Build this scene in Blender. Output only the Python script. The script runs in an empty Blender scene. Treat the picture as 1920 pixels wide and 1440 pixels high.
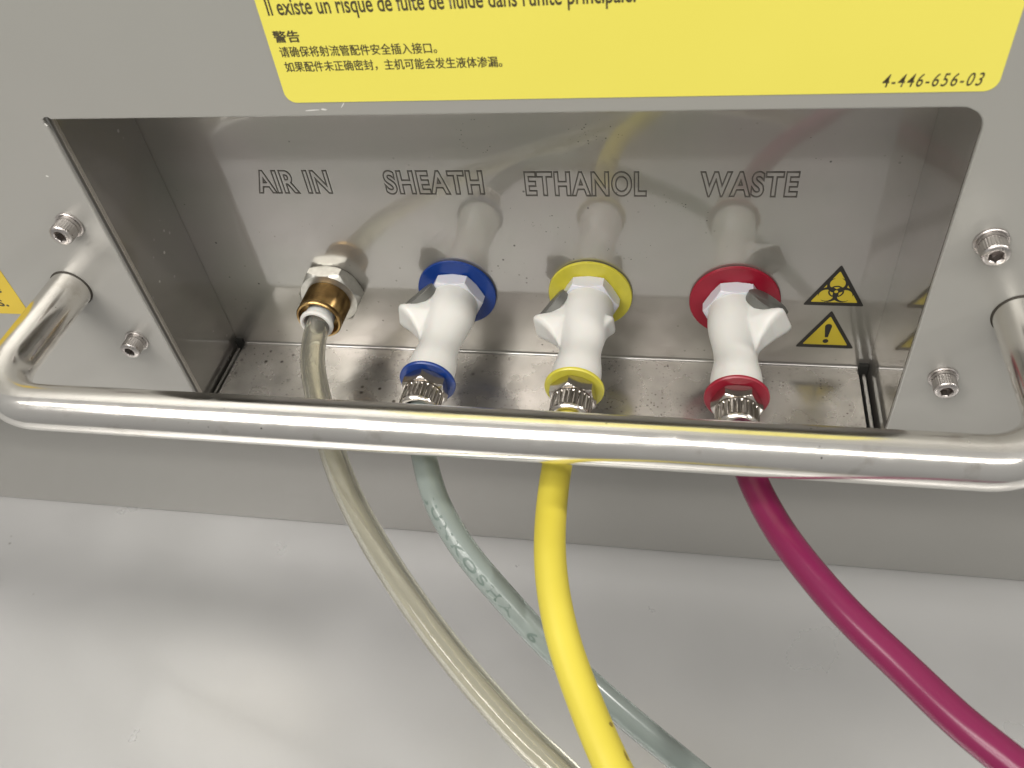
import bpy, bmesh, math, random
from mathutils import Vector, Matrix
from mathutils.geometry import tessellate_polygon
random.seed(7)
S = bpy.context.scene
COL = S.collection
R = math.radians

# ------------------------------------------------------------------ camera
cam_d = bpy.data.cameras.new("camera"); cam = bpy.data.objects.new("camera", cam_d); COL.objects.link(cam)
rx = Vector((0.98083, 0.16359, -0.10586)); dn = Vector((0.04661, -0.72447, -0.68773)); fw = Vector((-0.1892, 0.66962, -0.7182))
cam.matrix_world = Matrix(((rx.x, -dn.x, -fw.x, 0.05469), (rx.y, -dn.y, -fw.y, -0.18958), (rx.z, -dn.z, -fw.z, 0.10571), (0, 0, 0, 1)))
cam_d.sensor_width = 36; cam_d.lens = 36 * 1604.85 / 1920
cam_d.clip_start = 0.01; cam_d.clip_end = 50
cam_d.dof.use_dof = True; cam_d.dof.focus_distance = 0.268; cam_d.dof.aperture_fstop = 24
S.camera = cam

# ------------------------------------------------------------------ light
W = bpy.data.worlds.new("World"); S.world = W; W.use_nodes = True
nt = W.node_tree; bg = nt.nodes["Background"]
tc = nt.nodes.new("ShaderNodeTexCoord"); sp = nt.nodes.new("ShaderNodeSeparateXYZ")
mr = nt.nodes.new("ShaderNodeMapRange"); mr.inputs[1].default_value = -1; mr.inputs[2].default_value = 1
cr = nt.nodes.new("ShaderNodeValToRGB")
cr.color_ramp.elements[0].position = 0.0; cr.color_ramp.elements[0].color = (0.40, 0.385, 0.37, 1)
cr.color_ramp.elements[1].position = 1.0; cr.color_ramp.elements[1].color = (1.15, 1.12, 1.07, 1)
e = cr.color_ramp.elements.new(0.5); e.color = (0.86, 0.845, 0.81, 1)
nt.links.new(tc.outputs['Generated'], sp.inputs[0]); nt.links.new(sp.outputs[2], mr.inputs[0])
nt.links.new(mr.outputs[0], cr.inputs[0]); nt.links.new(cr.outputs[0], bg.inputs[0])
bg.inputs[1].default_value = 0.50

def area(name, loc, target, sx, sy, power, col=(1, 0.965, 0.915)):
    l = bpy.data.lights.new(name, 'AREA'); l.shape = 'RECTANGLE'; l.size = sx; l.size_y = sy; l.energy = power; l.color = col
    o = bpy.data.objects.new(name, l); COL.objects.link(o); o.location = loc
    d = (Vector(target) - Vector(loc)).normalized()
    X = Vector((1, 0, 0)); X = (X - d * X.dot(d)).normalized(); Z = -d; Y = Z.cross(X)
    o.matrix_world = Matrix(((X.x, Y.x, Z.x, loc[0]), (X.y, Y.y, Z.y, loc[1]), (X.z, Y.z, Z.z, loc[2]), (0, 0, 0, 1)))
    return o
def lamp(elev, dist, x, sx, sy, power):
    area("ceiling_tube_light", (x, -0.052 - dist * math.cos(R(elev)), -0.061 + dist * math.sin(R(elev))), (x * 0.3, -0.02, -0.1), sx, sy, power)
lamp(56.0, 1.8, 0.0, 2.6, 0.12, 15)
lamp(61.0, 1.8, 0.1, 2.6, 0.12, 8)
lamp(66.0, 1.8, -0.75, 1.5, 0.14, 21)
lamp(46.0, 1.9, -0.75, 1.1, 0.30, 15)
area("side_panel_light", (1.62, -0.245, 0.98), (0, -0.05, -.16), 0.12, 0.08, 17)
S.view_settings.view_transform = 'Standard'; S.view_settings.look = 'None'
S.view_settings.exposure = -0.33; S.view_settings.gamma = 1
S.render.engine = 'CYCLES'
S.cycles.max_bounces = 10; S.cycles.transmission_bounces = 8; S.cycles.glossy_bounces = 6
S.cycles.use_denoising = True
S.cycles.caustics_reflective = False; S.cycles.caustics_refractive = False

# ------------------------------------------------------------------ materials
def mat(name, col, rough=0.5, metal=0.0, **kw):
    m = bpy.data.materials.new(name); m.use_nodes = True
    b = m.node_tree.nodes["Principled BSDF"]
    b.inputs['Base Color'].default_value = (*col, 1); b.inputs['Roughness'].default_value = rough; b.inputs['Metallic'].default_value = metal
    for k, v in kw.items():
        b.inputs[k.replace('_', ' ')].default_value = v
    return m
def N(m, t): return m.node_tree.nodes.new(t)
def L(m, a, b): m.node_tree.links.new(a, b)
def noise(m, scale, detail=4, vec=None, stretch=None):
    n = N(m, "ShaderNodeTexNoise"); n.inputs['Scale'].default_value = scale; n.inputs['Detail'].default_value = detail
    t = N(m, "ShaderNodeTexCoord"); src = t.outputs['Object']
    if stretch:
        mp = N(m, "ShaderNodeMapping"); mp.inputs['Scale'].default_value = stretch; L(m, src, mp.inputs[0]); src = mp.outputs[0]
    L(m, src, n.inputs[0]); return n
def ramp(m, fac, stops):
    r = N(m, "ShaderNodeValToRGB"); L(m, fac, r.inputs[0])
    r.color_ramp.elements[0].position, r.color_ramp.elements[0].color = stops[0][0], (*stops[0][1], 1)
    r.color_ramp.elements[1].position, r.color_ramp.elements[1].color = stops[-1][0], (*stops[-1][1], 1)
    for p, c in stops[1:-1]:
        x = r.color_ramp.elements.new(p); x.color = (*c, 1)
    return r
def g(v): return (v, v, v)
def bsdf(m): return m.node_tree.nodes["Principled BSDF"]
def bump(m, src, dist, strength=1.0):
    b = N(m, "ShaderNodeBump"); b.inputs['Distance'].default_value = dist; b.inputs['Strength'].default_value = strength
    L(m, src, b.inputs['Height']); L(m, b.outputs[0], bsdf(m).inputs['Normal'])
def specks(m, base_out, scale, thr, dark, mask_scale=9, mask=(0.5, 0.62)):
    """small dark corrosion specks over a colour output"""
    v = N(m, "ShaderNodeTexVoronoi"); v.inputs['Scale'].default_value = scale; v.inputs['Randomness'].default_value = 1
    t = N(m, "ShaderNodeTexCoord"); L(m, t.outputs['Object'], v.inputs['Vector'])
    d = ramp(m, v.outputs['Distance'], [(thr, g(1)), (thr * 1.7, g(0))])
    # keep only a share of the cells
    hs = N(m, "ShaderNodeSeparateColor"); L(m, v.outputs['Color'], hs.inputs[0])
    k = ramp(m, hs.outputs[0], [(0.62, g(0)), (0.78, g(1))])
    mk = noise(m, mask_scale, 2); mr_ = ramp(m, mk.outputs[0], [(mask[0], g(0)), (mask[1], g(1))])
    a = N(m, "ShaderNodeMath"); a.operation = 'MULTIPLY'; L(m, d.outputs[0], a.inputs[0]); L(m, k.outputs[0], a.inputs[1])
    b = N(m, "ShaderNodeMath"); b.operation = 'MULTIPLY'; L(m, a.outputs[0], b.inputs[0]); L(m, mr_.outputs[0], b.inputs[1])
    mx = N(m, "ShaderNodeMix"); mx.data_type = 'RGBA'; L(m, b.outputs[0], mx.inputs[0]); L(m, base_out, mx.inputs[6]); mx.inputs[7].default_value = (*dark, 1)
    return mx.outputs[2]

# satin painted steel front
M_front = mat("satin_grey_paint", (0.40, 0.39, 0.36), 0.34, 0.15, IOR=1.5, Coat_Weight=0.35, Coat_Roughness=0.32, Coat_IOR=1.5)
n1 = noise(M_front, 5, 3); c = ramp(M_front, n1.outputs[0], [(0.3, (0.375, 0.375, 0.342)), (0.7, (0.40, 0.385, 0.36))])
L(M_front, specks(M_front, c.outputs[0], 90, 0.03, (0.75, 0.74, 0.7), 14, (0.5, 0.6)), bsdf(M_front).inputs['Base Color'])
n2 = noise(M_front, 40, 5); r_ = ramp(M_front, n2.outputs[0], [(0.3, g(0.32)), (0.7, g(0.40))]); L(M_front, r_.outputs[0], bsdf(M_front).inputs['Roughness'])
n3 = noise(M_front, 2600, 2); bump(M_front, n3.outputs[0], 0.00002, 0.4)

M_plinth = mat("plinth_shaded_grey", (0.34, 0.335, 0.31), 0.36)  # grey kept darker than the front panel, deepening the shade under the overhang
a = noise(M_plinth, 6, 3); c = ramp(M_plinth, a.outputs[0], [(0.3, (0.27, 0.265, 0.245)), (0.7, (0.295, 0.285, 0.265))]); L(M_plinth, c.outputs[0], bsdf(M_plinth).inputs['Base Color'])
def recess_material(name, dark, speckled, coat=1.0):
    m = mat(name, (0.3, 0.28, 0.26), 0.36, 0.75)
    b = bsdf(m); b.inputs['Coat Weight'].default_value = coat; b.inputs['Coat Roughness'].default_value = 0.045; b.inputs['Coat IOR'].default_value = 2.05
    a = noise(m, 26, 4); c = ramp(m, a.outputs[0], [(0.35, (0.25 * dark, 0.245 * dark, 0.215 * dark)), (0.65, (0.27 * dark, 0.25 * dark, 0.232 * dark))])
    out = c.outputs[0]
    if speckled:
        out = specks(m, out, 420, 0.11, (0.07, 0.06, 0.055), 34, (0.56, 0.7))
        out = specks(m, out, 200, 0.055, (0.06, 0.055, 0.05), 20, (0.5, 0.62))
    L(m, out, b.inputs['Base Color'])
    s = noise(m, 60, 5); rr = ramp(m, s.outputs[0], [(0.3, g(0.035)), (0.75, g(0.08))]); L(m, rr.outputs[0], b.inputs['Coat Roughness'])
    return m
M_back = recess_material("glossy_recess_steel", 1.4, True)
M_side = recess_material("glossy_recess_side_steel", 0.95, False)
_l = bsdf(M_side).inputs['Base Color'].links[0].from_socket
L(M_side, specks(M_side, _l, 260, 0.10, (0.75, 0.73, 0.68), 28, (0.55, 0.66)), bsdf(M_side).inputs['Base Color'])
# bare, blotchy floor sheet
M_floor = mat("worn_recess_floor_steel", (0.4, 0.38, 0.35), 0.3, 0.75)
a = noise(M_floor, 55, 6); c = ramp(M_floor, a.outputs[0], [(0.3, (0.30, 0.285, 0.265)), (0.5, (0.40, 0.38, 0.352)), (0.7, (0.47, 0.445, 0.415))])
L(M_floor, specks(M_floor, specks(M_floor, c.outputs[0], 300, 0.15, (0.07, 0.06, 0.05), 30, (0.45, 0.6)), 800, 0.2, (0.12, 0.1, 0.09), 50, (0.45, 0.6)), bsdf(M_floor).inputs['Base Color'])
a = noise(M_floor, 90, 5); c = ramp(M_floor, a.outputs[0], [(0.3, g(0.16)), (0.7, g(0.36))]); L(M_floor, c.outputs[0], bsdf(M_floor).inputs['Roughness'])
M_edge = mat("cut_steel_edge", (0.33, 0.31, 0.29), 0.45, 0.6)
M_lip = mat("bright_steel_lip", (0.55, 0.52, 0.48), 0.28, 0.8)
M_void = mat("black_gap", (0.012, 0.012, 0.010), 0.8)
# polished handle
M_chrome = mat("polished_stainless_tube", (0.72, 0.70, 0.66), 0.09, 1.0)
a = noise(M_chrome, 300, 6, stretch=(0.5, 1, 1)); c = ramp(M_chrome, a.outputs[0], [(0.35, g(0.15)), (0.62, g(0.19)), (0.75, g(0.28))]); L(M_chrome, c.outputs[0], bsdf(M_chrome).inputs['Roughness'])
a = noise(M_chrome, 120, 4); c = ramp(M_chrome, a.outputs[0], [(0.3, (0.86, 0.84, 0.80)), (0.6, (0.84, 0.815, 0.775)), (0.72, (0.70, 0.67, 0.62))])
L(M_chrome, specks(M_chrome, c.outputs[0], 520, 0.09, (0.12, 0.10, 0.09), 40, (0.5, 0.62)), bsdf(M_chrome).inputs['Base Color'])
a = noise(M_chrome, 70, 2, stretch=(0.35, 1, 1)); bump(M_chrome, a.outputs[0], 0.00016, 0.5)
M_bolt = mat("stainless_bolt", (0.52, 0.49, 0.47), 0.3, 1.0)
a = noise(M_bolt, 900, 4); c = ramp(M_bolt, a.outputs[0], [(0.3, g(0.24)), (0.7, g(0.42))]); L(M_bolt, c.outputs[0], bsdf(M_bolt).inputs['Roughness'])
M_socket = mat("bolt_socket", (0.16, 0.14, 0.13), 0.35, 1.0)
M_nickel = mat("nickel_plated_nut", (0.60, 0.56, 0.515), 0.2, 1.0)
M_zinc = mat("dull_zinc_nut", (0.62, 0.61, 0.56), 0.34, 0.85)
a = noise(M_zinc, 500, 5); c = ramp(M_zinc, a.outputs[0], [(0.3, (0.56, 0.55, 0.50)), (0.7, (0.68, 0.67, 0.62))]); L(M_zinc, c.outputs[0], bsdf(M_zinc).inputs['Base Color']); bump(M_zinc, a.outputs[0], 0.00008, 0.5)
M_brass = mat("brass", (0.50, 0.33, 0.13), 0.27, 1.0)
a = noise(M_brass, 260, 5); c = ramp(M_brass, a.outputs[0], [(0.3, (0.18, 0.11, 0.045)), (0.6, (0.38, 0.25, 0.10)), (0.8, (0.47, 0.33, 0.15))]); L(M_brass, c.outputs[0], bsdf(M_brass).inputs['Base Color'])
M_white = mat("white_nylon", (0.80, 0.79, 0.75), 0.30, 0.0, Subsurface_Weight=0.12, Subsurface_Scale=0.002)
a = noise(M_white, 45, 3); c = ramp(M_white, a.outputs[0], [(0.3, (0.66, 0.65, 0.61)), (0.7, (0.71, 0.70, 0.665))]); L(M_white, c.outputs[0], bsdf(M_white).inputs['Base Color'])
bump(M_white, a.outputs[0], 0.0004, 0.35)
M_nylon2 = mat("translucent_white_nylon", (0.60, 0.60, 0.64), 0.25, 0.0, Subsurface_Weight=0.2, Subsurface_Scale=0.002)
M_latch = mat("brushed_grey_latch", (0.17, 0.17, 0.155), 0.42, 0.4)
M_dark = mat("dark_bore", (0.05, 0.04, 0.035), 0.5, 0.4)
def plastic(name, col, rough=0.32):
    m = mat(name, col, rough); a = noise(m, 150, 3)
    c = ramp(m, a.outputs[0], [(0.3, tuple(x * 0.88 for x in col)), (0.7, tuple(min(1, x * 1.08) for x in col))]); L(m, c.outputs[0], bsdf(m).inputs['Base Color']); return m
M_blue = plastic("blue_plastic", (0.004, 0.036, 0.21))
M_yel = plastic("yellow_plastic", (0.56, 0.50, 0.05))
M_red = plastic("red_plastic", (0.27, 0.008, 0.024))
M_sticker = mat("yellow_label_film", (0.83, 0.70, 0.10), 0.33)
a = noise(M_sticker, 12, 3); c = ramp(M_sticker, a.outputs[0], [(0.3, (0.87, 0.78, 0.125)), (0.7, (0.90, 0.81, 0.14))]); L(M_sticker, c.outputs[0], bsdf(M_sticker).inputs['Base Color'])
M_orange = mat("deep_yellow_label_film", (0.72, 0.52, 0.05), 0.35)
M_ink = mat("black_ink", (0.075, 0.062, 0.028), 0.5)
M_signyel = mat("warning_yellow_film", (0.60, 0.47, 0.035), 0.35)
M_signblk = mat("warning_black_ink", (0.016, 0.014, 0.012), 0.4)
M_engrave = mat("engraved_letter_groove", (0.125, 0.115, 0.10), 0.5, 0.3)
M_engr = mat("engraved_groove", (0.040, 0.034, 0.026), 0.6)
# hoses
M_hclear = mat("clear_pvc_hose", (0.95, 0.93, 0.80), 0.04, 0.0, Transmission_Weight=0.90, IOR=1.42)
M_hblue = mat("translucent_grey_blue_hose", (0.54, 0.62, 0.58), 0.22, 0.0, Transmission_Weight=0.60, IOR=1.42)
M_hyel = mat("yellow_hose_rubber", (0.78, 0.60, 0.03), 0.42)
a = noise(M_hyel, 40, 3); c = ramp(M_hyel, a.outputs[0], [(0.3, (0.60, 0.50, 0.055)), (0.7, (0.66, 0.56, 0.07))]); L(M_hyel, c.outputs[0], bsdf(M_hyel).inputs['Base Color'])
M_hred = mat("magenta_polyurethane_hose", (0.25, 0.020, 0.088), 0.25, 0.0, Transmission_Weight=0.25, IOR=1.42, Subsurface_Weight=0.0)
M_hprint = mat("faint_hose_print", (0.12, 0.16, 0.14), 0.5)
M_scuff = mat("dark_scuff", (0.27, 0.20, 0.04), 0.7)

# ------------------------------------------------------------------ helpers
def tagit(o, label=None, cat=None, group=None, kind=None):
    if label: o["label"] = label
    if cat: o["category"] = cat
    if group: o["group"] = group
    if kind: o["kind"] = kind
    return o
def mesh_obj(name, bm, m, parent=None, smooth=True, angle=35):
    me = bpy.data.meshes.new(name); bmesh.ops.recalc_face_normals(bm, faces=bm.faces[:])
    if smooth:
        for f in bm.faces: f.smooth = True
        for ed in bm.edges:
            if len(ed.link_faces) == 2 and ed.calc_face_angle(0) > R(angle): ed.smooth = False
    bm.to_mesh(me); bm.free(); me.materials.append(m)
    o = bpy.data.objects.new(name, me); COL.objects.link(o)
    if parent: o.parent = parent
    return o
def empty(name, loc, label=None, cat=None, group=None):
    o = bpy.data.objects.new(name, None); COL.objects.link(o); o.location = loc; o.empty_display_size = 0.01
    return tagit(o, label, cat, group)
def add_box(bm, x0, x1, y0, y1, z0, z1, bev=0.0):
    t = bmesh.new(); bmesh.ops.create_cube(t, size=1)
    for v in t.verts: v.co = Vector(((x0 + x1) / 2 + v.co.x * (x1 - x0), (y0 + y1) / 2 + v.co.y * (y1 - y0), (z0 + z1) / 2 + v.co.z * (z1 - z0)))
    if bev: bmesh.ops.bevel(t, geom=t.edges[:], offset=bev, segments=2, affect='EDGES')
    me = bpy.data.meshes.new("t"); t.to_mesh(me); t.free(); bm.from_mesh(me); bpy.data.meshes.remove(me)
def box_obj(name, m, parent, *a, bev=0.0):
    bm = bmesh.new(); add_box(bm, *a, bev=bev); return mesh_obj(name, bm, m, parent)
def lathe(bm, prof, n=48, cx=0, cy=0, rfun=None, a0=0.0):
    """profile [(r, z)] swept round local z; closes on axis when r == 0"""
    rings = []
    for (r, z) in prof:
        if r <= 1e-7: rings.append([bm.verts.new((cx, cy, z))])
        else:
            ring = []
            for i in range(n):
                a = a0 + 2 * math.pi * i / n; q = rfun(a, r, z) if rfun else r
                ring.append(bm.verts.new((cx + q * math.cos(a), cy + q * math.sin(a), z)))
            rings.append(ring)
    for A, B in zip(rings[:-1], rings[1:]):
        if len(A) == 1 and len(B) == 1: continue
        for i in range(max(len(A), len(B))):
            j = (i + 1) % max(len(A), len(B))
            if len(A) == 1: bm.faces.new((A[0], B[i], B[j]))
            elif len(B) == 1: bm.faces.new((A[i], B[0], A[j]))
            else: bm.faces.new((A[i], B[i], B[j], A[j]))
def hexr(rot, n6=6):
    def f(a, R_):
        k = (a - rot) % (2 * math.pi / n6) - math.pi / n6
        return R_ * math.cos(math.pi / n6) / math.cos(k)
    return f
def hex_prism(bm, Rc, z0, z1, rot, cham=0.0006, hole=0.0, n=72):
    """nut with chamfered corners: real hex sides cut by a cone at each end"""
    h = hexr(rot); ap = Rc * math.cos(math.pi / 6)
    def rf(a, r, z): return min(h(a, Rc), r)
    prof = [(max(hole, 1e-8) if hole else 0, z0), (ap, z0)]
    prof += [(ap + (Rc - ap) * t, z0 + cham * 1.6 * t) for t in (0.34, 0.67, 1.0)]
    prof += [(Rc, (z0 + z1) / 2)]
    prof += [(ap + (Rc - ap) * (1 - t), z1 - cham * 1.6 * (1 - t)) for t in (0, 0.33, 0.66, 1.0)]
    prof += [(hole if hole else 0, z1)]
    lathe(bm, prof, n, rfun=lambda a, r, z: r if r <= hole + 1e-9 else rf(a, r, z), a0=rot)
def catmull(pts, step=0.0009):
    P = [Vector(p) for p in pts]; P = [P[0] * 2 - P[1]] + P + [P[-1] * 2 - P[-2]]
    out = []
    for i in range(1, len(P) - 2):
        a, b, c_, d = P[i - 1:i + 3]; n = max(2, int((c_ - b).length / step))
        for k in range(n):
            t = k / n
            out.append(0.5 * ((2 * b) + (c_ - a) * t + (2 * a - 5 * b + 4 * c_ - d) * t * t + (3 * b - a - 3 * c_ + d) * t ** 3))
    out.append(P[-2]); 
    for _ in range(40):
        out = [out[0]] + [(out[i - 1] + out[i] * 2 + out[i + 1]) / 4 for i in range(1, len(out) - 1)] + [out[-1]]
    return out
def frames(path):
    T = [(path[min(i + 1, len(path) - 1)] - path[max(i - 1, 0)]).normalized() for i in range(len(path))]
    n = Vector((0, 0, 1)); n = (n - T[0] * n.dot(T[0])).normalized(); F = []
    for t in T:
        n = (n - t * n.dot(t)).normalized(); F.append((t, n, t.cross(n)))
    return F
def tube(bm, path, r, n=28, cap=True, inner=None):
    F = frames(path); layers = []
    for rr in ([r, inner] if inner else [r]):
        rings = []
        for p, (t, u, v) in zip(path, F):
            rings.append([bm.verts.new(p + (u * math.cos(2 * math.pi * i / n) + v * math.sin(2 * math.pi * i / n)) * rr) for i in range(n)])
        for A, B in zip(rings[:-1], rings[1:]):
            for i in range(n): bm.faces.new((A[i], A[(i + 1) % n], B[(i + 1) % n], B[i]))
        layers.append(rings)
    if inner:
        for k in (0, -1):
            for i in range(n): bm.faces.new((layers[0][k][i], layers[0][k][(i + 1) % n], layers[1][k][(i + 1) % n], layers[1][k][i]))
    elif cap:
        bm.faces.new(layers[0][0]); bm.faces.new(layers[0][-1])
def text_mesh(body, size, xs=1.0, bold=0.0, shear=0.0, outline=None, space=1.0):
    c_ = bpy.data.curves.new("txt", 'FONT'); c_.body = body; c_.size = size; c_.offset = bold; c_.shear = shear; c_.space_character = space
    c_.resolution_u = 6
    if outline: c_.fill_mode = 'NONE'; c_.bevel_depth = outline; c_.bevel_resolution = 1
    o = bpy.data.objects.new("txt", c_); COL.objects.link(o); bpy.context.view_layer.update()
    me = bpy.data.meshes.new_from_object(o.evaluated_get(bpy.context.evaluated_depsgraph_get()))
    bpy.data.objects.remove(o); bpy.data.curves.remove(c_)
    for v in me.vertices: v.co.x *= xs
    return me
def fit_text(name, body, x0, x1, zb, cap, y, m, parent, bold=0.0, shear=0.0, outline=None, ref=None, space=1.0, strike=0):
    """lay text on a wall facing -Y: baseline zb, cap height cap, from x0 to x1"""
    me = text_mesh(body, 0.01, 1.0, bold, shear, outline, space)
    xs = [v.co.x for v in me.vertices]; ys = [v.co.y for v in me.vertices]
    refme = text_mesh(ref or body, 0.01); ry = [v.co.y for v in refme.vertices]; bpy.data.meshes.remove(refme)
    h = max(ry) - (0 if not ref else 0); kx = (x1 - x0) / (max(xs) - min(xs)); kz = cap / h; mnx = min(xs)
    for v in me.vertices: v.co = Vector((x0 + (v.co.x - mnx) * kx, y - v.co.z, zb + v.co.y * kz))
    if strike:
        t = bmesh.new(); 
        for k, (ox, oz) in enumerate(((0, 0), (strike, 0), (-strike, 0), (0, strike * 0.7), (0, -strike * 0.7))):
            c2 = me.copy()
            for v in c2.vertices: v.co += Vector((ox, -0.000003 * k, oz))
            t.from_mesh(c2); bpy.data.meshes.remove(c2)
        t.to_mesh(me); t.free()
    me.materials.clear(); me.materials.append(m)
    o = bpy.data.objects.new(name, me); COL.objects.link(o)
    if parent: o.parent = parent
    return o
def flat_poly(name, loops, y0, y1, m, parent, smooth=False):
    """polygon (list of loops of (x, z), first is the outline) made solid between y0 (front) and y1"""
    vs = [Vector((x, 0, z)) for lp in loops for (x, z) in lp]
    tris = tessellate_polygon([[Vector((x, z, 0)) for (x, z) in lp] for lp in loops])
    bm = bmesh.new(); F = [bm.verts.new((v.x, y0, v.z)) for v in vs]; B = [bm.verts.new((v.x, y1, v.z)) for v in vs]
    for t in tris:
        bm.faces.new([F[i] for i in t]); bm.faces.new([B[i] for i in t][::-1])
    k = 0
    for lp in loops:
        n = len(lp)
        for i in range(n): bm.faces.new((F[k + i], F[k + (i + 1) % n], B[k + (i + 1) % n], B[k + i]))
        k += n
    return mesh_obj(name, bm, m, parent, smooth, 30)
def rounded_rect(x0, x1, z0, z1, rs, n=8):
    """radii rs: (bl, br, tr, tl), counter-clockwise"""
    out = []
    for (cx, cz, sx, sz, r, a0) in ((x0, z0, 1, 1, rs[0], 180), (x1, z0, -1, 1, rs[1], 270), (x1, z1, -1, -1, rs[2], 0), (x0, z1, 1, -1, rs[3], 90)):
        if r <= 0: out.append((cx, cz)); continue
        for i in range(n + 1):
            a = R(a0 + 90 * i / n); out.append((cx + sx * r + r * math.cos(a), cz + sz * r + r * math.sin(a)))
    return out

# ------------------------------------------------------------------ bench top the instrument stands on
M_table = mat("satin_bench_sheet", (0.55, 0.55, 0.54), 0.33, 0.5)
a = noise(M_table, 7, 4); c = ramp(M_table, a.outputs[0], [(0.3, (0.50, 0.50, 0.492)), (0.7, (0.54, 0.538, 0.535))])
L(M_table, specks(M_table, c.outputs[0], 60, 0.03, (0.3, 0.29, 0.27), 12, (0.5, 0.6)), bsdf(M_table).inputs['Base Color'])
a = noise(M_table, 30, 5); c = ramp(M_table, a.outputs[0], [(0.3, g(0.27)), (0.7, g(0.36))]); L(M_table, c.outputs[0], bsdf(M_table).inputs['Roughness'])
D, H, HW, T = 0.03591, 0.1190, 0.1200, 0.0016
inst = empty("instrument_housing", (0, 0, 0), "grey steel instrument front with a recessed port bay marked AIR IN, SHEATH, ETHANOL, WASTE", "instrument")
TZ, ZB, SB = -0.2285, -0.1310, 0.0240      # bench level, bottom of the front panel, setback of the plinth
outer = [(-0.95, ZB), (0.75, ZB), (0.75, 0.62), (-0.95, 0.62)]
hole = rounded_rect(-HW, HW, -H, 0, (0.003, 0.004, 0.0058, 0.0006))
# little relief notch at the top left corner
hole = [p for p in hole if not (p[0] < -HW + 0.0016 and p[1] > -0.0016)]
idx = next(i for i, p in enumerate(hole) if p[0] > HW - 0.0062 and abs(p[1]) < 1e-6)
hole = hole[:idx + 1] + [(-HW + 0.0022, 0.0), (-HW + 0.0016, 0.0006), (-HW + 0.0006, 0.0006), (-HW - 0.0003, 0.0), (-HW - 0.0004, -0.0012), (-HW, -0.0020)] + hole[idx + 1:]
fp = flat_poly("front_panel", [outer, hole[::-1]], 0.0, T, M_front, inst)
bv = fp.modifiers.new("edge", 'BEVEL'); bv.width = 0.0004; bv.segments = 2; bv.limit_method = 'ANGLE'; bv.angle_limit = R(50)

# bent back + floor sheet, one strip with an inner radius
SL = 0.0034                                            # slit between floor and side walls
recess_back = box_obj("recess_back", M_back, inst, -HW - 0.0005, HW + 0.0005, D, D + 0.0012, -H - 0.006, 0.0035)
bm = bmesh.new(); n_ = 6; rows = []
for x in (-HW + SL, HW - SL):
    rows.append([bm.verts.new((x, D - 0.0011 * (1 - math.sin(R(90 * k / n_))), -H + 0.0011 * (1 - math.cos(R(90 * k / n_))))) for k in range(n_ + 1)])
for k in range(n_): bm.faces.new((rows[0][k], rows[1][k], rows[1][k + 1], rows[0][k + 1]))
mesh_obj("bend_radius", bm, M_side, recess_back, True, 60)
bm = bmesh.new(); add_box(bm, -HW + SL, HW - SL, T + 0.0002, D - 0.0009, -H - 0.0012, -H + 0.00002, bev=0.0002)
recess_floor = mesh_obj("recess_floor", bm, M_floor, inst)
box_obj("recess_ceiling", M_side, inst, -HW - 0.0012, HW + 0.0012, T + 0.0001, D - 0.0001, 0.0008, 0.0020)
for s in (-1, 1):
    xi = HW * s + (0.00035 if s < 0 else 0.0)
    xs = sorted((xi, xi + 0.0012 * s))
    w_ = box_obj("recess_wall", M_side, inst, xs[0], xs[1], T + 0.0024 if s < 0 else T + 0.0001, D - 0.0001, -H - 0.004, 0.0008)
    if s < 0:
        box_obj("lip", M_lip, w_, xi - 0.0012, xi + 0.00035, T + 0.0007, T + 0.0023, -H - 0.004, 0.0006, bev=0.0003)
    # dark slot beside the floor with the folded flange standing in it
    xs = sorted((s * (HW - SL), s * HW))
    box_obj("drain_slot", M_void, inst, xs[0] + 0.0001, xs[1] - 0.0001, T + 0.0003, D + 0.0004, -H - 0.0055, -H - 0.0030)
    box_obj("drain_slot_end", M_void, inst, xs[0] + 0.0002, xs[1] - 0.0002, D - 0.0018, D - 0.0001, -H - 0.0029, -H + 0.0022)
    xc = s * (HW - SL * 0.48)
    box_obj("flange", M_side, inst, xc - 0.0005, xc + 0.0005, T + 0.0005, D - 0.0028, -H - 0.0029, -H - 0.0003, bev=0.0002)

box_obj("underside_lip", M_front, inst, -0.95, 0.75, T + 0.0001, SB + 0.01, ZB - 0.0002, ZB + 0.0014)
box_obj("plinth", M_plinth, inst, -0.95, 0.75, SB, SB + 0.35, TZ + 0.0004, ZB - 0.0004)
bm = bmesh.new(); add_box(bm, -1.1, 0.95, -0.275, 0.45, TZ - 0.032, TZ, bev=0.002)
tagit(mesh_obj("bench_top", bm, M_table), "pale white bench top under the steel instrument and its hoses", "bench")

# engraved captions (outline letters cut into the back plate)
for body, x0, x1, z0 in (("AIR IN", -0.0863, -0.0598, -0.0475), ("SHEATH", -0.0412, -0.0082, -0.0476), ("ETHANOL", 0.0049, 0.0428, -0.0480), ("WASTE", 0.0585, 0.0872, -0.0480)):
    o = fit_text("engraved_caption", body, x0, x1, z0, 0.0079, D - 0.00001, M_engrave, inst, outline=0.00026, bold=0.00030, space=1.12)
    tagit(o, "engraved outline caption reading " + body)

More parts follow.
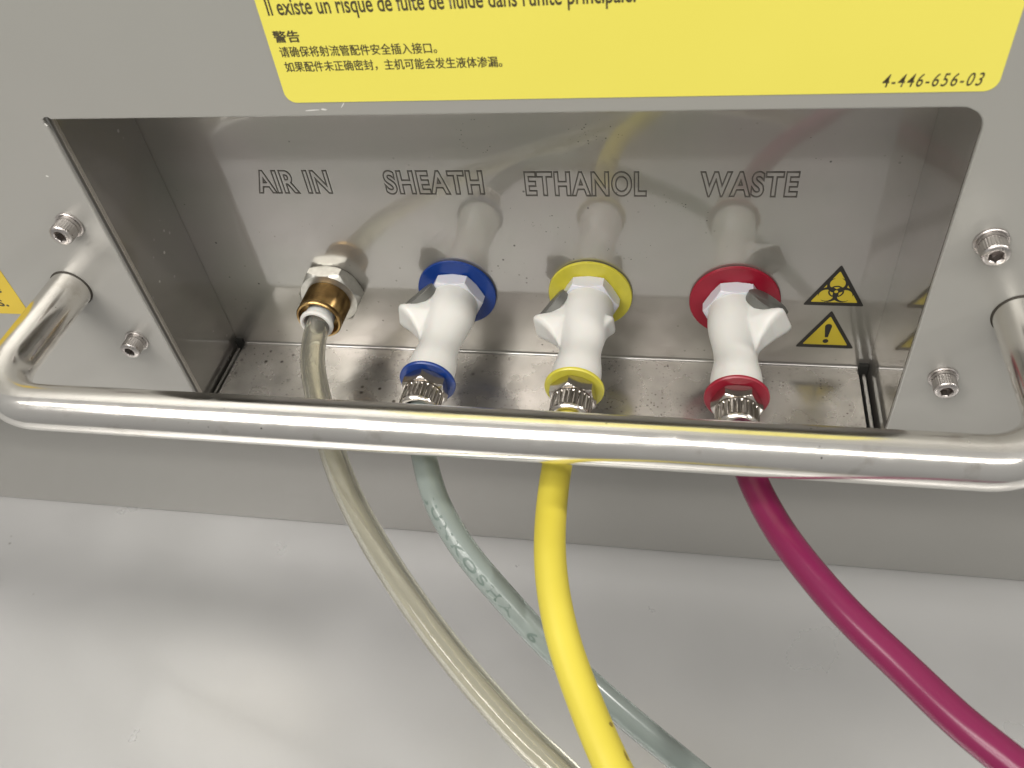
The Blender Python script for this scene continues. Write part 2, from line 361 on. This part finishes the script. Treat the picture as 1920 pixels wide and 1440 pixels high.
# screws
def screw(x, z, k, rot):
    r = empty("socket_screw", (x, 0, z)); r.parent = inst; r.rotation_euler = (R(90), 0, 0)
    rw, rh, hh = 0.0056 * k, 0.0045 * k, 0.0056 * k
    bm = bmesh.new(); lathe(bm, [(0, 0.0), (rw, 0.0), (rw, 0.0006), (rw - 0.0002, 0.0008), (0, 0.0008)], 40); mesh_obj("washer", bm, M_bolt, r)
    bm = bmesh.new(); lathe(bm, [(0, 0.0009), (rw * 0.86, 0.0009), (rw * 0.86, 0.0019), (0, 0.0019)], 40); mesh_obj("lock_washer", bm, M_bolt, r)
    z0 = 0.0020; nk = 30; hx = hexr(rot); hr = rh * 0.50
    def kn(a, q, z):
        if z0 + 0.0005 < z < z0 + hh - 0.0011 * k and q > rh * 0.98: return q - 0.00014 * (0.5 + 0.5 * math.cos(a * nk))
        return q
    prof = [(0, z0), (rh, z0), (rh, z0 + 0.0006), (rh, z0 + hh - 0.0012 * k), (rh - 0.0001, z0 + hh - 0.0008 * k), (rh - 0.0004, z0 + hh - 0.0003 * k), (rh - 0.0009, z0 + hh), (hr * 1.12, z0 + hh), (hr, z0 + hh - 0.0003)]
    bm = bmesh.new()
    lathe(bm, prof + [(hr, z0 + hh * 0.42), (0, z0 + hh * 0.36)], nk * 6, a0=rot, rfun=lambda a, q, z: hx(a, hr * 1.1) if abs(q - hr) < 1e-6 else kn(a, q, z))
    mesh_obj("head", bm, M_bolt, r, True, 28)
    bm = bmesh.new(); lathe(bm, [(0, z0 + hh * 0.45), (hr * 0.93, z0 + hh * 0.45)], 24); mesh_obj("socket", bm, M_socket, r)
    return r
screw(-0.1306, -0.0352, 0.78, R(15)); screw(0.1304, -0.0368, 0.76, R(40)); screw(-0.1306, -0.0842, 0.74, R(5)); screw(0.1308, -0.0858, 0.74, R(0))

# handle: bent polished tube standing off the panel
PX, PZ, PS, PR, BR = 0.1440, -0.0610, 0.0520, 0.0067, 0.0190
pts = []
def arc(cx, cy, a0, a1, n=14): return [Vector((cx + BR * math.cos(R(a0 + (a1 - a0) * i / n)), cy + BR * math.sin(R(a0 + (a1 - a0) * i / n)), PZ)) for i in range(n + 1)]
pts += [Vector((-PX, 0.001, PZ)), Vector((-PX, -0.012, PZ)), Vector((-PX, -0.026, PZ))]
pts += arc(-PX + BR, -PS + BR, 180, 270) + [Vector((x * 0.01, -PS, PZ)) for x in range(-12, 13)] + arc(PX - BR, -PS + BR, -90, 0)
pts += [Vector((PX, -0.026, PZ)), Vector((PX, -0.012, PZ)), Vector((PX, 0.001, PZ))]
bm = bmesh.new(); tube(bm, pts, PR, 56); handle = mesh_obj("carry_handle", bm, M_chrome, inst, True, 60)
for s in (-1, 1):
    bm = bmesh.new(); tube(bm, [Vector((s * PX, 0.0006, PZ)), Vector((s * PX, -0.0003, PZ))], PR + 0.00035, 48); mesh_obj("post_seam", bm, M_engr, handle)

# stickers
tilt = 0.0
st = flat_poly("caution_sticker", [rounded_rect(-0.0466, 0.1204, 0.0039, 0.075, (0.0028, 0.0028, 0.0028, 0.0028))], -0.00012, 0.00002, M_sticker, inst)
ys = -0.00014
fit_text("french_text", "Il existe un risque de fuite de fluide dans l'unité principale.", -0.0443, 0.0420, 0.0263, 0.0038, ys, M_ink, st, bold=0.00016, ref="H")
fit_text("chinese_heading", "警告", -0.0447, -0.0381, 0.0199, 0.0026, ys, M_ink, st, strike=0.00010, ref="告")
fit_text("chinese_text", "请确保将射流管配件安全插入接口。", -0.0443, -0.0046, 0.0162, 0.0024, ys, M_ink, st, strike=0.00005, ref="告")
fit_text("chinese_text", "如果配件未正确密封，主机可能会发生液体渗漏。", -0.0441, 0.0107, 0.0124, 0.0024, ys, M_ink, st, strike=0.00005, ref="告")
fit_text("part_number", "4-446-656-03", 0.0963, 0.1170, 0.0053, 0.0030, ys, M_ink, st, bold=0.00008, space=1.25, shear=0.22)
st2 = flat_poly("side_sticker", [rounded_rect(-0.222, -0.1672, -0.0737, -0.030, (0.003, 0.0035, 0.003, 0.003))], -0.00012, 0.00002, M_orange, inst)
fit_text("side_sticker_text", "e", -0.1752, -0.1722, -0.0640, 0.0030, ys, M_ink, st2, bold=0.00012)
fit_text("side_sticker_text", "s.", -0.1772, -0.1732, -0.0702, 0.0030, ys, M_ink, st2, bold=0.00012)

# small marks: dried specks on the back plate and two rubbed spots under the label
M_speck = mat("dried_speck", (0.075, 0.068, 0.058), 0.7); M_rub = mat("rubbed_paint", (0.72, 0.71, 0.67), 0.6)
bm = bmesh.new(); rs = random.Random(3)
def dot(x, z, r_):
    n = 7; bm.faces.new([bm.verts.new((x + r_ * math.cos(2 * math.pi * k / n) * rs.uniform(0.7, 1.1), D - 0.00003, z + r_ * math.sin(2 * math.pi * k / n) * rs.uniform(0.7, 1.1))) for k in range(n)])
for k in range(16):
    a = rs.uniform(0, 6.28); q = rs.gauss(0.0052, 0.0004); dot(-0.0085 + q * math.cos(a), -0.0275 + q * math.sin(a) * 1.2, rs.uniform(0.00010, 0.00020))
for cx_, cz_, n_, sx_, sz_ in ((0.027, -0.0265, 26, 0.006, 0.005), (0.052, -0.052, 16, 0.007, 0.005), (0.012, -0.060, 14, 0.010, 0.006), (0.095, -0.030, 5, 0.010, 0.006), (-0.075, -0.060, 8, 0.018, 0.012), (0.035, -0.070, 9, 0.012, 0.006)):
    for k in range(n_): dot(rs.gauss(cx_, sx_ * 0.6), rs.gauss(cz_, sz_ * 0.6), rs.choice((0.00009, 0.00012, 0.00016, 0.00024)))
tagit(mesh_obj("dried_specks", bm, M_speck, recess_back, False), kind="stuff")
bm = bmesh.new()
for (x, z, l, w_, an) in ((-0.0405, 0.0017, 0.0022, 0.00025, 3), (-0.0372, 0.0019, 0.0010, 0.00022, -10), (-0.0318, 0.0030, 0.0011, 0.00016, 50), (-0.158, -0.008, 0.0006, 0.0002, 30), (-0.129, -0.018, 0.0005, 0.0003, 0)):
    u = Vector((math.cos(R(an)), 0, math.sin(R(an)))); v = Vector((-u.z, 0, u.x)); n = 10
    bm.faces.new([bm.verts.new(Vector((x, -0.00003, z)) + u * l * math.cos(2 * math.pi * k / n) * rs.uniform(0.7, 1.15) + v * w_ * math.sin(2 * math.pi * k / n) * rs.uniform(0.5, 1.3)) for k in range(n)])
tagit(mesh_obj("rubbed_spots", bm, M_rub, fp, False), kind="stuff")

# warning triangles on the back plate
def tri(cx, z0, w, h, rnd, n=5):
    P = [Vector((cx - w / 2, z0)), Vector((cx + w / 2, z0)), Vector((cx, z0 + h))]; out = []
    for i in range(3):
        a, b, c_ = P[i - 1], P[i], P[(i + 1) % 3]; u = (a - b).normalized(); v = (c_ - b).normalized()
        p, q = b + u * rnd, b + v * rnd
        for k in range(n + 1):
            t = k / n; out.append(tuple((1 - t) ** 2 * p + 2 * t * (1 - t) * b + t * t * q))
    return out
def sign(name, z0, label):
    o = flat_poly(name, [tri(0.1040, z0, 0.0192, 0.0170, 0.0008)], D - 0.00014, D - 0.00002, M_signblk, inst); tagit(o, label)
    flat_poly("yellow_field", [tri(0.1040, z0 + 0.0015, 0.0147, 0.0130, 0.0005)], D - 0.00018, D - 0.00013, M_signyel, o)
    return o
bio = sign("biohazard_sign", -0.0907, "yellow and black biohazard triangle")
ya = D - 0.00020
def ring_arc(bm, cx, cz, r0, r1, a0, a1, y, n=26, off=0.0):
    """crescent band: width tapers where the inner circle is shifted outward by off"""
    mid = R((a0 + a1) / 2); A = []; B = []
    for i in range(n + 1):
        a = R(a0 + (a1 - a0) * i / n)
        A.append(bm.verts.new((cx + r1 * math.cos(a), y, cz + r1 * math.sin(a))))
        B.append(bm.verts.new((cx + off * -math.cos(mid) + r0 * math.cos(a), y, cz + off * -math.sin(mid) + r0 * math.sin(a))))
    for i in range(n): bm.faces.new((A[i], A[i + 1], B[i + 1], B[i]))
bm = bmesh.new(); cx, cz, k = 0.1040, -0.0907 + 0.0061, 0.000225
for j in range(3):
    a = 90 + 120 * j; c_ = (cx + 11.5 * k * math.cos(R(a)), cz + 11.5 * k * math.sin(R(a)))
    ring_arc(bm, c_[0], c_[1], 10.6 * k, 14.2 * k, a + 180 - 157, a + 180 + 157, ya - 0.000004 * j, 44, 3.1 * k)
    ring_arc(bm, cx, cz, 8.6 * k, 11.0 * k, a - 37, a + 37, ya - 0.00002, 14)
mesh_obj("biohazard_symbol", bm, M_signblk, bio, False)
bm = bmesh.new(); bm.faces.new([bm.verts.new((cx + 2.6 * k * math.cos(R(i * 22.5)), ya - 0.00004, cz + 2.6 * k * math.sin(R(i * 22.5)))) for i in range(16)]); mesh_obj("symbol_centre", bm, M_signyel, bio, False)
exc = sign("exclamation_sign", -0.1100, "yellow and black exclamation mark triangle")
bm = bmesh.new(); zb = -0.1100
lo = [(0.1040 - 0.0005, zb + 0.0050), (0.1040 + 0.0005, zb + 0.0050), (0.1040 + 0.00115, zb + 0.0100)]
for i in range(1, 8):
    a = R(180 * i / 8); lo.append((0.1040 + 0.00115 * math.cos(a), zb + 0.0100 + 0.00115 * math.sin(a)))
lo.append((0.1040 - 0.00115, zb + 0.0100)); bm.faces.new([bm.verts.new((x, ya, z)) for x, z in lo])
bm.faces.new([bm.verts.new((0.1040 + 0.00095 * math.cos(R(i * 22.5)), ya, zb + 0.0032 + 0.00095 * math.sin(R(i * 22.5)))) for i in range(16)])
mesh_obj("exclamation_mark", bm, M_signblk, exc, False)

# ------------------------------------------------------------------ quick couplings
def coupling(x, z, az, mir, discm, ringm, nut_rot, label, kd=1.0, dx=0.0, dz=0.0, latch_w=1.0, wing=0.0):
    r = empty("hose_coupling", (x, D, z), label, "coupling", "quick hose couplings plugged into the bay")
    r.rotation_euler = (R(90) + dz, 0, dx)                     # local +z points out of the bay
    bm = bmesh.new(); lathe(bm, [(0.006, 0.0001), (0.0140 * kd, 0.0001), (0.0142 * kd, 0.0003), (0.0142 * kd, 0.0010), (0.0140 * kd, 0.0013), (0.006, 0.0013)], 72); mesh_obj("port_disc", bm, discm, r)
    bm = bmesh.new(); hex_prism(bm, 0.0104, 0.0014, 0.0068, 0.0, 0.0005); mesh_obj("hex_flange", bm, M_nylon2, r, True, 24)
    # moulded body: barrel that narrows to a neck and flares again, with the latch housing on one side
    def base(q):
        K = [(0.0, 0.0086), (0.011, 0.0088), (0.0285, 0.0067), (0.0385, 0.0078), (0.0440, 0.0078)]
        for (a, ra), (b, rb) in zip(K[:-1], K[1:]):
            if q <= b:
                t = (q - a) / (b - a); t = t * t * (3 - 2 * t); return ra + (rb - ra) * t
        return K[-1][1]
    def reach(q):
        K = [(0.0040, 0.0075), (0.0060, 0.0090), (0.0140, 0.0122), (0.0150, 0.0128), (0.0155, 0.0164), (0.0159, 0.0171), (0.0165, 0.0171), (0.0172, 0.0160), (0.0200, 0.0124), (0.0240, 0.0088), (0.0285, 0.0062), (0.031, 0.0040)]
        if q < K[0][0] - 1e-9 or q >= K[-1][0]: return 0
        for (a, ra), (b, rb) in zip(K[:-1], K[1:]):
            if q <= b: return ra + (rb - ra) * (q - a) / (b - a)
        return 0
    def rf(a, rr, q):
        b = base(q); out = b
        for (az_, kk, w) in ((az, 1.0, 0.0056 * latch_w), (az + math.pi, wing, 0.0040)):
            Lh = reach(q) * kk
            if Lh <= 1e-6: continue
            ph = (a - az_ + math.pi) % (2 * math.pi) - math.pi
            if abs(ph) >= math.pi / 2 - 0.01: continue
            ww = w * (1.0 if q < 0.0172 else max(0.30, 1 - (q - 0.0172) * 75))
            c1, s1 = math.cos(ph), abs(math.sin(ph))
            p = 8.0; bx = ((c1 / Lh) ** p + (s1 / ww) ** p) ** (-1 / p)
            # smooth union
            kq = 0.0008; hh = max(kq - abs(out - bx), 0) / kq; out = max(out, bx) + hh * hh * kq * 0.25
        return out
    zs = [0.0060, 0.0066, 0.0076] + [0.0085 + 0.0006 * i for i in range(9)] + [0.0143, 0.0147, 0.0151, 0.0154, 0.0157, 0.0159, 0.0164, 0.0169, 0.0173, 0.0179, 0.0186] + [0.0192 + 0.0007 * i for i in range(36)]
    zs = [q for q in zs if q < 0.0440] + [0.0440]
    prof = [(0, 0.0058), (0.007, 0.0058)] + [(0.008, q) for q in zs] + [(0, 0.0440)]
    bm = bmesh.new(); lathe(bm, prof, 120, rfun=lambda a, rr, q: rf(a, rr, q) if abs(rr - 0.008) < 1e-9 else rr)
    mesh_obj("body", bm, M_white, r, True, 40)
    # thumb latch plate on the slope of the housing
    def pol(rr, ang, q): return Vector((rr * math.cos(ang), rr * math.sin(ang), q))
    nv = (pol(0.93, az + mir * R(44), -0.24)).normalized(); av = pol(0.0102, az - mir * R(39), 0.011)
    av = (av - nv * av.dot(nv)).normalized(); bv_ = nv.cross(av); Cp = pol(0.0126, az + mir * R(17), 0.0104)
    bm = bmesh.new(); n = 32; top = []; mid = []; bot = []
    for i in range(n):
        t = 2 * math.pi * i / n; cc, ss = math.cos(t), math.sin(t)
        ex = math.copysign(abs(cc) ** 0.85, cc) * 0.0073; ey = math.copysign(abs(ss) ** 0.85, ss) * 0.0047
        top.append(bm.verts.new(Cp + av * ex * 0.93 + bv_ * ey * 0.92 + nv * 0.0008)); mid.append(bm.verts.new(Cp + av * ex + bv_ * ey + nv * 0.0005)); bot.append(bm.verts.new(Cp + av * ex + bv_ * ey - nv * 0.0022))
    cen = bm.verts.new(Cp + nv * 0.0004)
    for i in range(n):
        j = (i + 1) % n
        bm.faces.new((cen, top[i], top[j])); bm.faces.new((top[i], mid[i], mid[j], top[j])); bm.faces.new((mid[i], bot[i], bot[j], mid[j]))
    bm.faces.new(bot)
    mesh_obj("latch_plate", bm, M_latch, r, True, 40)
    bm = bmesh.new(); lathe(bm, [(0.004, 0.0441), (0.0089 * kd, 0.0441), (0.0092 * kd, 0.0444), (0.0092 * kd, 0.0450), (0.0089 * kd, 0.0454), (0.004, 0.0454)], 72); mesh_obj("colour_ring", bm, ringm, r)
    bm = bmesh.new(); hex_prism(bm, 0.0077, 0.0455, 0.0502, nut_rot, 0.0005); nut = mesh_obj("hex_nut", bm, M_nickel, r, True, 24)
    nk = 22
    def kn(a, q, z):
        if 0.0509 < z < 0.0562 and q > 0.0060: return q - 0.00042 * max(0, math.cos(a * nk)) ** 2
        return q
    bm = bmesh.new()
    lathe(bm, [(0.0044, 0.0503), (0.0062, 0.0503), (0.0064, 0.0505), (0.00645, 0.0508), (0.00645, 0.0511), (0.00645, 0.0560), (0.00645, 0.0564), (0.0062, 0.0571), (0.0057, 0.0576), (0.0050, 0.0577), (0.0045, 0.0573), (0.0044, 0.0530)], nk * 8, rfun=kn)
    mesh_obj("knurled_sleeve", bm, M_nickel, r, True, 34)
    return r
ZC = -0.0890
coupling(-0.0237, ZC, R(172), -1, M_blue, M_blue, R(90), "white quick coupling between blue disc and blue ring, under SHEATH", 1.0, dx=R(-0.6), dz=R(0))
coupling(0.0238, ZC + 0.0006, R(185), -1, M_yel, M_yel, R(38), "white quick coupling between yellow disc and yellow ring, under ETHANOL", 1.02, dx=R(-0.6), dz=R(0.6), wing=0.58)
coupling(0.0723, ZC - 0.0006, R(24), 1, M_red, M_red, R(0), "white quick coupling between red disc and red ring, under WASTE", 1.05, dx=R(0.2), dz=R(0))

# air fitting
ar = empty("air_fitting", (-0.0705, D, -0.0890), "hexagonal zinc nut with brass sleeve and white collar, under AIR IN", "fitting")
ar.rotation_euler = (R(90), 0, R(-1))
bm = bmesh.new(); hex_prism(bm, 0.0122, 0.0001, 0.0062, 0.0, 0.0010); mesh_obj("hex_nut", bm, M_zinc, ar, True, 24)
pr = [(0.0046, 0.0063), (0.0080, 0.0063)]
zt = 0.0066
while zt < 0.0160:
    pr += [(0.0082, zt), (0.0080, zt + 0.0004)]; zt += 0.0008
pr += [(0.0082, 0.0166), (0.0082, 0.0172), (0.0079, 0.0176), (0.0073, 0.0176), (0.0070, 0.0172), (0.0070, 0.0135), (0.0046, 0.0130)]
bm = bmesh.new(); lathe(bm, pr, 64); mesh_obj("brass_sleeve", bm, M_brass, ar, True, 30)
bm = bmesh.new(); lathe(bm, [(0.0044, 0.0150), (0.0052, 0.0150), (0.0052, 0.0184), (0.0059, 0.0187), (0.0060, 0.0190), (0.0060, 0.0198), (0.0057, 0.0203), (0.0050, 0.0204), (0.0045, 0.0200), (0.0044, 0.0150)], 56); mesh_obj("collar", bm, M_white, ar, True, 40)

# ------------------------------------------------------------------ hoses
def hose(name, pts, r, m, label, cat="hose", inner=None):
    path = catmull(pts); bm = bmesh.new(); tube(bm, path, r, 32, inner=inner)
    o = mesh_obj(name, bm, m, None, True, 70); tagit(o, label, cat, "hoses running down out of the bay"); return o, path
clear = [(-0.0705, 0.0225, -0.0888), (-0.0702, 0.0155, -0.0889), (-0.0693, 0.0090, -0.0893), (-0.0674, 0.0010, -0.0897), (-0.0644, -0.0070, -0.0903), (-0.0582, -0.0195, -0.0918), (-0.0487, -0.0370, -0.0950),
         (-0.0387, -0.0520, -0.0977), (-0.0213, -0.0720, -0.1022), (-0.0006, -0.0920, -0.1060), (0.0196, -0.1090, -0.1074), (0.0308, -0.1170, -0.1074), (0.060, -0.137, -0.112), (0.12, -0.165, -0.14)]
blue = [(-0.0240, -0.0170, -0.0890), (-0.0225, -0.0270, -0.0893), (-0.0185, -0.0385, -0.0907), (-0.0120, -0.0520, -0.0941), (-0.0018, -0.0640, -0.0997), (0.0100, -0.0730, -0.1068), (0.0205, -0.0800, -0.1144), (0.0323, -0.0860, -0.1230), (0.0460, -0.0920, -0.1335), (0.0628, -0.0980, -0.1472), (0.09, -0.106, -0.172), (0.13, -0.112, -0.22)]
yel = [(0.0232, -0.0170, -0.0890), (0.0222, -0.0250, -0.0899), (0.0214, -0.0360, -0.0915), (0.0214, -0.0490, -0.0928), (0.0225, -0.0630, -0.0938), (0.0248, -0.0750, -0.0950), (0.0286, -0.0870, -0.0968), (0.0326, -0.0960, -0.0982), (0.0382, -0.1070, -0.0989), (0.0444, -0.1180, -0.0990), (0.056, -0.135, -0.102), (0.085, -0.165, -0.12)]
red = [(0.0726, -0.0170, -0.0896), (0.0740, -0.0260, -0.0925), (0.0769, -0.0360, -0.0942), (0.0815, -0.0475, -0.0947), (0.0871, -0.0585, -0.0946), (0.0982, -0.0750, -0.0943), (0.1107, -0.0890, -0.0944), (0.1198, -0.1000, -0.0935), (0.1286, -0.1080, -0.0933), (0.147, -0.123, -0.096), (0.19, -0.15, -0.12)]
hose("clear_hose", clear, 0.00415, M_hclear, "clear yellowish hose leaving the brass fitting under AIR IN", inner=0.0026)
hb, bpath = hose("blue_hose", blue, 0.0038, M_hblue, "grey-blue translucent hose with faint printed letters, passing behind the yellow hose", inner=0.0024)
hy, ypath = hose("yellow_hose", yel, 0.0044, M_hyel, "opaque yellow hose crossing in front of the grey-blue hose")
hr_, rpath = hose("magenta_hose", red, 0.0042, M_hred, "glossy magenta hose running off to the lower right", inner=0.0026)

def scuff(path, r, s_, phi, ls, la, m, parent):
    F = frames(path); acc = 0; i = 1
    while acc < s_: acc += (path[i] - path[i - 1]).length; i += 1
    bm = bmesh.new(); n = 12; ring = []
    c0 = None; st_ = (path[i] - path[i - 1]).length
    def pt(ds, da):
        k = int(round(ds / st_)); j = i + k; _, u, w = F[j]; a = phi + da / r; q = path[j] + (path[j] - path[j - 1]).normalized() * (ds - k * st_)
        return q + (u * math.cos(a) + w * math.sin(a)) * (r + 0.00004)
    c0 = bm.verts.new(pt(0, 0)); ring = [bm.verts.new(pt(ls * math.cos(2 * math.pi * k / n) * random.uniform(0.6, 1.1), la * math.sin(2 * math.pi * k / n) * random.uniform(0.6, 1.1))) for k in range(n)]
    for k in range(n): bm.faces.new((c0, ring[k], ring[(k + 1) % n]))
    mesh_obj("scuff_mark", bm, m, parent, True)
# faint print wrapped on the grey-blue hose
def wrap_text(body, path, r, s0, length, h, phi, m, parent):
    me = text_mesh(body, 0.01, bold=0.0002, space=1.25); xs = [v.co.x for v in me.vertices]; mn, mx_ = min(xs), max(xs); hy_ = max(v.co.y for v in me.vertices)
    F = frames(path); cum = [0]
    for a, b in zip(path[:-1], path[1:]): cum.append(cum[-1] + (b - a).length)
    import bisect
    for v in me.vertices:
        s = s0 + (v.co.x - mn) / (mx_ - mn) * length; i = min(max(1, bisect.bisect(cum, s)), len(path) - 1)
        t = (s - cum[i - 1]) / max(1e-9, cum[i] - cum[i - 1]); p = path[i - 1].lerp(path[i], t); _, u, w = F[i]
        a = phi - (v.co.y / hy_ - 0.5) * h / r
        v.co = p + (u * math.cos(a) + w * math.sin(a)) * (r + 0.00006)
    me.materials.clear(); me.materials.append(m); o = bpy.data.objects.new("hose_print", me); COL.objects.link(o); o.parent = parent
wrap_text("JUNKOSHA  6  X4", bpath, 0.0038, 0.036, 0.064, 0.0025, R(26), M_hprint, hb)
scuff(ypath, 0.0044, 0.097, R(-55), 0.0009, 0.0009, M_scuff, hy)
scuff(ypath, 0.0044, 0.1045, R(-58), 0.0017, 0.0006, M_scuff, hy)
